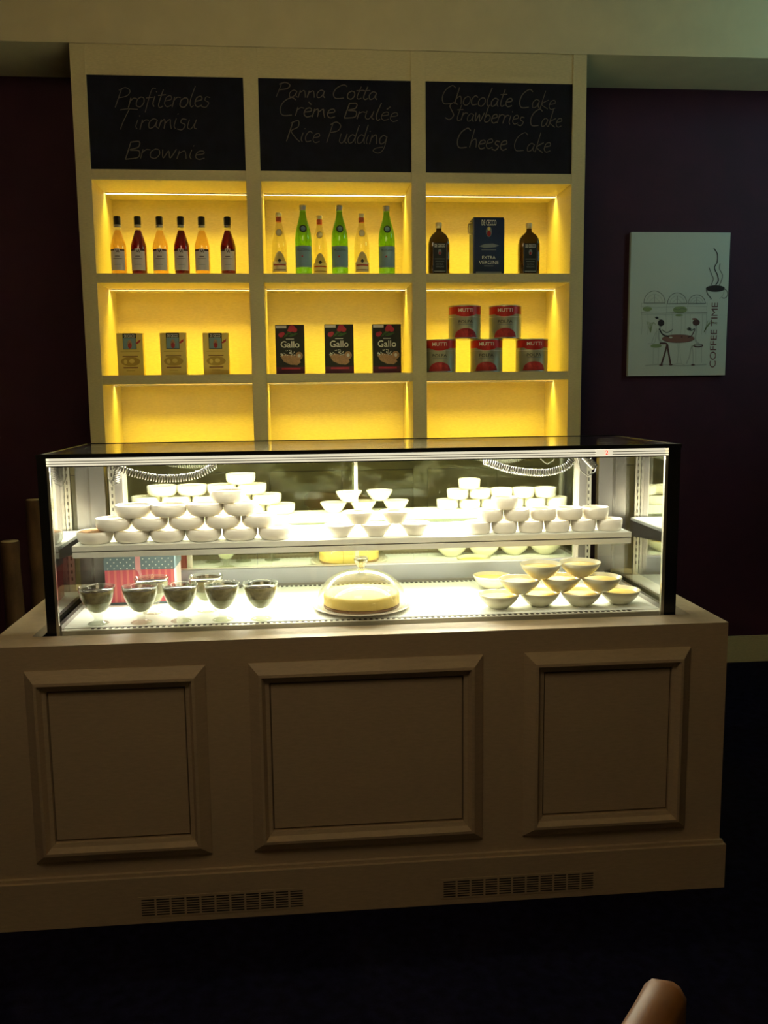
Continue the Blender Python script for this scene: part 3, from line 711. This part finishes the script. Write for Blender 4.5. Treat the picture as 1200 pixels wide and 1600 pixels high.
def cable(name_lab, path, turns, r=.0105, t0=None, t1=None):
    o = helix(path, turns, r, .0022, t0, t1).build('coiled_cable', None, None)
    o['label'] = name_lab; o['category'] = 'cable'; o['group'] = 'coiled cables hanging in the case'; return o
cable('long grey coiled cable sagging from top left of case above the left ramekins', [(.285, .40, 1.266), (.345, .40, 1.244), (.436, .40, 1.226), (.535, .40, 1.234), (.600, .40, 1.268)], 40, t0=[(.27, .40, 1.290)], t1=[(.61, .40, 1.290)])
cable('long grey coiled cable sagging from top right of case above the right ramekins', [(1.452, .40, 1.262), (1.540, .40, 1.232), (1.645, .40, 1.220), (1.715, .40, 1.236), (1.745, .40, 1.262)], 40, t0=[(1.44, .40, 1.290)], t1=[(1.755, .40, 1.290)])
cable('short grey coiled cable hanging by the left rear pilaster of case', [(.252, .615, 1.272), (.255, .615, 1.235), (.246, .615, 1.200)], 13, .011, t0=[(.252, .615, 1.290)], t1=[(.235, .615, 1.185), (.222, .615, 1.21), (.222, .615, 1.290)])
cable('short grey coiled cable beside wire loop at the upper right of case', [(1.790, .42, 1.270), (1.806, .42, 1.252), (1.824, .42, 1.234)], 10, .011, t0=[(1.785, .42, 1.290)], t1=[(1.825, .42, 1.218), (1.800, .42, 1.205), (1.775, .42, 1.225), (1.768, .42, 1.262), (1.772, .42, 1.290)])

# ------------------------------------------------------------------ ramekins
def bowl(name, cat, label, group, loc, prof_o, fill_z, fill_r, body_m, fill_m, wall=.0032):
    """prof_o: outer profile (r,z) from foot to rim"""
    t = thing(name, label, cat, loc, group); z0 = Vector()
    inner = [(max(r-wall, .002), max(z, .005)) for r, z in reversed(prof_o)]
    inner = [q for q in inner if q[1] > .0045]
    top = prof_o[-1]
    prof = prof_o+[(top[0]-wall*.5, top[1]+.0008)]+inner+[(.002, .005)]
    B().lathe(prof, body_m, n=36).build('dish', t, z0)
    b = B(); b.lathe([(fill_r-.004, fill_z-.010), (fill_r, fill_z-.002), (fill_r-.0015, fill_z), (fill_r*.5, fill_z+.0008), (.001, fill_z+.001)], fill_m, n=32)
    b.build('filling', t, z0)
    return t
RH = .0385
ram = [(.040, 0), (.0435, .0015), (.0505, .008), (.0545, .017), (.0550, RH-.001)]
def ordn(i, n):
    if i == 0: return 'leftmost'
    if i == n-1: return 'rightmost'
    return ['', 'second from left', 'third from left', 'fourth from left', 'fifth from left'][i]
SHZ = SZ
first = None
def left_pyr():
    global first
    g = 'ramekins stacked on the left of the case shelf'
    crumb = bowl('ramekin', 'bowl', 'white ramekin topped with brown crumble at the far left of the case shelf', g, (.228, .365, SHZ), ram, RH-.001, .0505, 'porc', 'crumble')
    rows = [(0, [.339, .449, .559, .670, .781], 'bottom'), (1, [.286, .396, .508, .619, .731], 'second'), (2, [.345, .455, .566, .676], 'third'), (3, [.636], 'top')]
    for k, xs, nm in rows:
        for i, x in enumerate(xs):
            if nm == 'top': lab = 'single white ramekin at the very top of the left pyramid in the case'
            elif nm == 'bottom': lab = 'white ramekin in the bottom row of the left pyramid, %s after the crumble one' % ['first', 'second', 'third', 'fourth', 'fifth'][i]
            else: lab = 'white ramekin in %s row up of the left pyramid, %s' % (nm, ordn(i, len(xs)))
            loc = (x, .365+random.uniform(-.003, .003), SHZ+k*(RH+.0006))
            if first is None: first = bowl('ramekin', 'bowl', lab, g, loc, ram, RH-.007, .0505, 'porc', 'cream_f')
            else: dup(first, loc, lab, random.uniform(0, 6))
left_pyr()
# centre: five conical bowls
cone = [(.024, 0), (.026, .0015), (.034, .010), (.045, .026), (.051, .0385)]
first = None
for k, xs in ((0, [.982, 1.097, 1.222]), (1, [1.042, 1.160])):
    for i, x in enumerate(xs):
        lab = 'white conical bowl in the middle of the case shelf, %s of %s' % ((['left', 'middle', 'right'][i], 'three standing') if k == 0 else (['left', 'right'][i], 'two stacked'))
        loc = (x, .365, SHZ+k*.0398)
        if first is None: first = bowl('conical_bowl', 'bowl', lab, 'conical bowls in the middle of the case shelf', loc, cone, .032, .044, 'porc', 'cream_f')
        else: dup(first, loc, lab)
# right: straight cups
cup = [(.034, 0), (.0375, .002), (.0405, .009), (.0418, .020), (.0420, .0375)]
first = None
for k, xs, nm in ((0, [1.424+.0862*i for i in range(6)], 'bottom'), (1, [1.464+.0865*i for i in range(5)], 'middle'), (2, [1.510], 'top')):
    for i, x in enumerate(xs):
        lab = 'straight-sided white ramekin in the %s row of the right stack, %s' % (nm, ordn(i, len(xs))) if nm != 'top' else 'single straight-sided white ramekin on top of the right stack in the case'
        loc = (x, .362+random.uniform(-.003, .003), SHZ+k*.0387)
        if first is None: first = bowl('straight_ramekin', 'bowl', lab, 'straight-sided ramekins on the right of the case shelf', loc, cup, .029, .0385, 'porc', 'cream_f')
        else: dup(first, loc, lab, random.uniform(0, 6))
# lower deck: pudding bowls
big = [(.026, 0), (.029, .002), (.040, .010), (.055, .026), (.0645, .044)]
first = None
H2 = .0452
dirs = ['leftmost', 'second from left', 'third from left', 'rightmost']
for k, xs in ((0, [1.463, 1.594, 1.721, 1.848]), (1, [1.528, 1.660, 1.784]), (2, [1.594, 1.722])):
    for i, x in enumerate(xs):
        if k == 0: lab = 'ivory pudding bowl on the case floor at right, %s of front four' % dirs[i]
        elif k == 1: lab = 'ivory pudding bowl in the middle tier at lower right, %s of three' % ['left', 'centre', 'right'][i]
        else: lab = 'ivory pudding bowl on the top tier at lower right, %s one' % ['left', 'right'][i]
        loc = (x, .225+(.0, .012, -.004, .006)[i], DZ+k*H2)
        if first is None: first = bowl('pudding_bowl', 'bowl', lab, 'pudding bowls stacked at the lower right of the case', loc, big, .035, .0535, 'porc2', 'pudding')
        else: dup(first, loc, lab, random.uniform(0, 6))
dup(first, (1.50, .50, DZ), 'ivory pudding bowl standing alone behind the lower right stack')

# ------------------------------------------------------------------ dessert glasses
def dglass(label, loc):
    t = thing('dessert_glass', label, 'dessert glass', loc, 'layered dessert glasses on the case floor'); z0 = Vector()
    o = [(.031, 0), (.0315, .002), (.022, .005), (.0125, .009), (.0115, .013), (.0125, .018), (.0145, .025), (.0245, .037), (.0375, .056), (.0465, .078), (.0510, .098), (.0520, .110)]
    i_ = [(.0505, .110), (.0495, .098), (.0450, .078), (.0360, .056), (.0230, .0385), (.012, .033), (.001, .031)]
    B().lathe(o+i_, 'cup', n=36, caps=False).lathe([(.0305, 0.0002), (.001, .0002)], 'cup', n=36, caps=False).build('glass', t, z0)
    b = B()
    prof = [(.001, .0325), (.011, .034), (.0222, .0395), (.0350, .0565), (.0400, .066), (.0440, .078), (.0472, .092), (.0488, .101), (.0478, .1025), (.001, .1025)]
    b.lathe(prof, ['custard', 'custard', 'custard', 'custard', 'mocha', 'mocha', 'mocha', 'choc', 'choc'], n=36, caps=False)
    b.build('layered_filling', t, z0)
    return t
gpos = [(.263, .195, 'leftmost of the front row'), (.388, .190, 'second from left in the front row'), (.503, .192, 'third from left in the front row'), (.624, .192, 'fourth from left in the front row'), (.738, .186, 'rightmost of the front row'),
        (.402, .305, 'standing behind the front row before the pink box'), (.566, .305, 'standing behind the gap of third and fourth')]
first = None
for x, y, nm in gpos:
    lab = 'stemmed dessert glass with chocolate layer, ' + nm
    if first is None: first = dglass(lab, (x, y, DZ))
    else: dup(first, (x, y, DZ), lab)

# ------------------------------------------------------------------ cheesecake, plate, dome
cx, cy = 1.043, .283
pl = B().lathe([(.085, 0), (.09, .002), (.135, .006), (.152, .011), (.153, .013), (.134, .0085), (.09, .0055), (.001, .005)], 'porc', cx, cy, DZ, n=64).build('cake_plate')
pl['label'] = 'round white plate under the whole cheesecake'; pl['category'] = 'plate'
ck = thing('cheesecake', 'whole yellow cheesecake with brown biscuit base under the glass dome', 'cake', (cx, cy, DZ+.0066))
B().lathe([(.116, 0), (.118, .002), (.118, .010)], 'cakeb', n=64).build('biscuit_base', ck, Vector())
B().lathe([(.117, .0102), (.118, .013), (.1178, .037), (.1155, .0425), (.108, .044), (.06, .0435), (.001, .043)], 'cake', n=64).build('filling', ck, Vector())
dm = thing('glass_dome', 'clear glass cake dome with round knob covering the cheesecake', 'cake dome', (cx, cy, DZ+.0125))
o = []; i_ = []
RD, HD = .1405, .108
for k in range(13):
    a = PI/2*k/13; o.append((RD*math.cos(a)**.85, HD*math.sin(a)))
    i_.append(((RD-.003)*math.cos(a)**.85, (HD-.003)*math.sin(a)))
B().lathe([(RD+.004, 0), (RD+.004, .003)]+[q for q in o if q[1] > .003]+[(.001, HD)], 'dome', n=64, caps=False).lathe(i_+[(.001, HD-.003)], 'dome', n=64, caps=False).build('dome_body', dm, Vector())
B().lathe([(.012, HD-.001), (.010, HD+.006), (.013, HD+.012), (.0205, HD+.026), (.0235, HD+.034), (.019, HD+.040), (.004, HD+.042)], 'knob', n=28).build('knob', dm, Vector())

# ------------------------------------------------------------------ gift box
gb = thing('gift_box', 'pink striped gift box with grey-blue polka dot lid and pink ribbon in the case', 'box', (.345, .50, DZ)); z0 = Vector()
hw, hd_, hh = .108, .075, .112
b = B(); b.box(-hw, hw, -hd_, hd_, 0, hh, 'pink'); 
f = front(-hd_)
for k in range(11):
    u = -hw+.008+k*.0198; b.rect(u, u+.0075, .006, hh, 'pink2', f, .0004)
b.rect(-hw, hw, 0, .007, 'lidblue', f, .0006)
side = lambda u, v, l: (hw+l, u, v)
b.rect(-hd_, hd_, 0, hh, 'palep', side, .0004)
rr = random.Random(3)
for k in range(40): b.ell(rr.uniform(-hd_+.004, hd_-.004), rr.uniform(.004, hh-.002), .0012, .0012, 'pinkr', side, .0009, 6)
b.build('box_body', gb, z0)
b = B(); e = .0025; b.box(-hw-e, hw+e, -hd_-e, hd_+e, hh, hh+.050, 'lidblue', .001)
f = front(-hd_-e)
for r_ in range(5):
    for k in range(11):
        u = -hw+.010+k*.0200+(.010 if r_ % 2 else 0); v = hh+.005+r_*.0100
        if u < hw: b.ell(u, v, .0024, .0024, 'dot', f, .0006, 8)
b.build('lid', gb, z0)
b = B(); b.box(-.012, .004, -hd_-e-.001, -hd_-e, hh-.001, hh+.050, 'pinkr')
b.box(-.012, .004, -hd_-e, hd_+e, hh+.050, hh+.051, 'pinkr')
b.poly([(-.008, hh), (.003, hh), (.008, hh-.016), (.003, hh-.024), (-.002, hh-.014)], 'pinkr', f, .0012)
b.build('ribbon', gb, z0)

# ------------------------------------------------------------------ picture on the wall
px0, px1, pz0, pz1 = 2.545, 3.066, 1.553, 2.272
pc = thing('canvas_print', 'pale canvas print of a cafe sketch with steaming cup hanging on the maroon wall', 'picture', ((px0+px1)/2, WY-.012, pz0))
B().box(px0, px1, WY-.024, WY-.0005, pz0, pz1, 'canvas', .0015).build('canvas', pc)
fn0 = front(WY-.0242)
def PX(x, y): return (px0+(x-95-(y-80)*-.02)/975*(px1-px0), pz0+(1522-y)/1445*(pz1-pz0))
f = lambda u, v, l: fn0(u, v, l)
b = B()
def L(pts, wd, m, lift=.0006, sm=True): b.line([PX(*q) for q in pts], wd, m, f, lift, sm)
def E(x, y, rx, ry, m, lift=.0006): u, v = PX(x, y); b.ell(u, v, rx*.535e-3, ry*.4976e-3, m, f, lift)
def EL(x, y, rx, ry, wd, m, a0=0, a1=2*PI): L([(x+rx*math.cos(a0+(a1-a0)*k/14), y-ry*math.sin(a0+(a1-a0)*k/14)) for k in range(15)], wd, m)
# arches
for x, rx, ry, yb in ((325, 105, 120, 780), (550, 95, 110, 790), (745, 85, 90, 790)):
    EL(x, yb, rx, ry, .0028, 'inkg', 0, PI); EL(x, yb, rx*.75, ry*.72, .0022, 'inkl', 0, PI)
    L([(x, yb), (x, yb-ry*.7)], .002, 'inkg'); L([(x-rx*.5, yb-10), (x, yb-ry*.45), (x+rx*.5, yb-10)], .002, 'inkl'); L([(x-rx, yb), (x+rx, yb)], .003, 'inkg')
for y in (785, 820, 880, 895): L([(190, y), (400, y+4), (640, y-4), (850, y)], .0022, 'inkl' if y != 880 else 'inkg')
for x in (200, 260, 440, 500, 590, 630, 680, 800, 840): L([(x, 890), (x+4, 1000), (x-2, 1100)], .002, 'inkl')
for x in (200, 450, 660, 850): L([(x, 780), (x-6, 840), (x, 890)], .0022, 'inkl')
E(255, 840, 45, 26, 'inkgr', .0004); E(580, 850, 70, 38, 'inkgr', .0004); E(570, 905, 40, 12, 'inkgr', .00045)
L([(520, 840), (560, 850), (600, 838), (640, 850)], .0022, 'inkg')
for x0, s_ in ((290, 1), (820, -1)):
    for k in range(5): L([(x0, 1080), (x0-25*s_+k*12, 1010-k*8), (x0-40*s_+k*22, 960+k*10)], .0022, 'inkgr')
# table
E(565, 1143, 160, 40, 'tabr', .0008); EL(565, 1143, 160, 40, .003, 'inkb')
L([(560, 1180), (565, 1300), (555, 1400)], .003, 'inkl'); L([(575, 1180), (585, 1300), (600, 1400)], .002, 'inkl'); L([(510, 1410), (570, 1395), (630, 1410)], .0025, 'inkl')
E(490, 1130, 16, 8, 'canvas', .0011); E(600, 1125, 10, 6, 'inkb', .0011)
# woman left
E(392, 982, 32, 34, 'inkd', .0009); E(350, 930, 16, 12, 'inkd', .0008); L([(330, 925), (380, 950), (420, 1000)], .004, 'inkgr')
L([(390, 1010), (370, 1080), (375, 1150), (420, 1195)], .010, 'inkl', .0007); L([(375, 1040), (410, 1100), (470, 1120)], .007, 'inkd', .0009)
L([(400, 1050), (450, 1080), (510, 1050)], .005, 'inkg', .0008)
L([(380, 1190), (450, 1195), (465, 1260), (490, 1400)], .009, 'inkb', .0008); L([(455, 1200), (430, 1300), (398, 1410)], .009, 'inkb', .0010)
E(345, 1215, 55, 20, 'inkgr', .0008); L([(260, 1190), (330, 1180), (350, 1040)], .003, 'inkl'); L([(300, 1190), (330, 1100), (360, 1060)], .003, 'inkl')
for x in (320, 370): L([(x, 1230), (x-5, 1400)], .0025, 'inkl')
# woman right
E(742, 980, 36, 32, 'inkb', .0009); E(725, 945, 28, 10, 'tabr', .0010); L([(740, 1010), (745, 1060), (735, 1150), (770, 1200)], .010, 'inkl', .0007)
L([(730, 1040), (690, 1060), (670, 1030)], .006, 'inkg', .0009); E(672, 1045, 22, 18, 'inkg', .0009); L([(730, 1050), (700, 1110), (660, 1130)], .005, 'inkb', .0009)
L([(770, 1190), (700, 1230), (680, 1320), (650, 1400)], .006, 'inkl', .0008); L([(700, 1210), (715, 1300), (715, 1410)], .005, 'inkl', .0008)
E(765, 1215, 50, 20, 'inkb', .0008); E(765, 1212, 40, 10, 'inkl', .0011)
for x in (740, 800): L([(x, 1230), (x+2, 1390)], .0025, 'inkl')
L([(240, 1415), (400, 1405), (600, 1420), (850, 1410)], .006, 'inkl', .0005)
for x, y in ((395, 1412), (492, 1408), (715, 1412)): E(x, y, 20, 8, 'inkb', .0012)
# cup and steam
E(928, 637, 92, 30, 'inkd', .0009); EL(928, 637, 92, 30, .004, 'inkg')
L([(838, 645), (850, 690), (885, 735), (880, 742)], .006, 'inkg'); L([(1018, 645), (1005, 700), (970, 742)], .003, 'inkl'); EL(1015, 690, 35, 45, .004, 'inkg', -2.2, 2.0)
L([(905, 235), (940, 290), (940, 370), (915, 430), (945, 500), (955, 560), (930, 600)], .0055, 'inkd')
L([(860, 425), (885, 490), (905, 540), (885, 600)], .0045, 'inkg'); L([(970, 385), (965, 440), (995, 500), (985, 560), (965, 605)], .0045, 'inkg')
g = b.build('cafe_drawing', pc)
b = B(); u, v = PX(918, 1110); b.text('COFFEE TIME', u, v, .034, 'inkr', f, .0008, maxw=.330, rot=PI/2)
b.build('lettering', pc)['label'] = 'dark red upright lettering'

# ------------------------------------------------------------------ logs at the left
def log(label, x, y, r, h, lean):
    t = thing('log_pole', label, 'log', (x, y, 0), 'bark-covered poles at the left end of the counter')
    rr = random.Random(int(r*1e4)); n = 20; prof = 26; b = B(); i = b.mi('bark'); rings = []
    for j in range(prof+1):
        z = h*j/prof; rings.append([b.bm.verts.new(((r*(1+.06*math.sin(3*2*PI*k/n+j*.7)+rr.uniform(-.04, .04)))*math.cos(2*PI*k/n)+lean*z, (r*(1+rr.uniform(-.05, .05)))*math.sin(2*PI*k/n), z)) for k in range(n)])
    for j in range(prof):
        for k in range(n):
            q = b.bm.faces.new((rings[j][k], rings[j][(k+1) % n], rings[j+1][(k+1) % n], rings[j+1][k])); q.smooth = True; q.material_index = i
    b.bm.faces.new(list(reversed(rings[0]))).material_index = i; b.bm.faces.new(rings[-1]).material_index = i
    b.build('trunk', t, Vector())
    B().lathe([(r*.93, 0), (r*.9, .003), (.001, .0035)], 'cutwood', lean*h, 0, h, n=20).build('cut_end', t, Vector())
log('short bark-covered log pole with pale cut top at the far left edge', -.303, 1.20, .036, .912, .0)
log('tall bark-covered log pole standing between the short one and the case', -.222, 1.26, .032, 1.07, .005)

# ------------------------------------------------------------------ chair in the foreground
ch = thing('wooden_chair', 'wooden chair whose rounded brown backrest corner shows at the bottom right', 'chair', (1.070, -1.716, 0))
d = Vector((.754, .657, 0)); nrm = Vector((-.657, .754, 0))           # along the backrest, and towards the seat
def loc_(a, q, z): return tuple(d*a+nrm*q+Vector((0, 0, z)))
# top rail: rounded slab, slightly curved, ending in the corner seen in the photo
b = B(); i = b.mi('wood'); sec = []
N = 15; hl = .255
for k in range(N):
    a = -hl+2*hl*k/(N-1); e = abs(a)/hl; bow = -.03*(1-e*e)
    drop = .022*max(0, (e-.85)/.15)**2; th = .0225*(1-.30*max(0, (e-.88)/.12)**2)
    zt = .870-drop; zb = .765+drop*.8
    ring = []
    for p, q in ((-th, zb+.01), (-th+.006, zb), (th-.006, zb), (th, zb+.01), (th, zt-.012), (th-.008, zt-.002), (0, zt), (-th+.008, zt-.002), (-th, zt-.012)):
        ring.append(b.bm.verts.new(loc_(a, p+bow, q)))
    sec.append(ring)
for a, c_ in zip(sec, sec[1:]):
    for k in range(9):
        q = b.bm.faces.new((a[k], a[(k+1) % 9], c_[(k+1) % 9], c_[k])); q.material_index = i; q.smooth = True
b.bm.faces.new(sec[0]).material_index = i; b.bm.faces.new(list(reversed(sec[-1]))).material_index = i
b.build('top_rail', ch, Vector())
for sgn in (-1, 1):
    B().tube([loc_(sgn*.215, -.005, .76), loc_(sgn*.21, .01, .46), loc_(sgn*.205, 0, .22), loc_(sgn*.205, -.04, 0)], [.016, .019, .018, .015], 'wood', 10).build('rear_leg', ch, Vector())
    B().tube([loc_(sgn*.205, .40, .44), loc_(sgn*.205, .41, 0)], [.019, .014], 'wood', 10).build('front_leg', ch, Vector())
for a in (-.12, -.04, .04, .12):
    B().tube([loc_(a, -.025, .76), loc_(a, 0, .46)], .009, 'wood', 8).build('spindle', ch, Vector())
b = B(); i = b.mi('wood'); lo = []; hi = []
outl = [(-.22, -.01), (.22, -.01), (.235, .20), (.225, .42), (-.225, .42), (-.235, .20)]
lo = [b.bm.verts.new(loc_(a, q, .44)) for a, q in outl]; hi = [b.bm.verts.new(loc_(a, q, .465)) for a, q in outl]
b.bm.faces.new(list(reversed(lo))); b.bm.faces.new(hi)
for k in range(6): b.bm.faces.new((lo[k], lo[(k+1) % 6], hi[(k+1) % 6], hi[k]))
b.build('seat', ch, Vector())
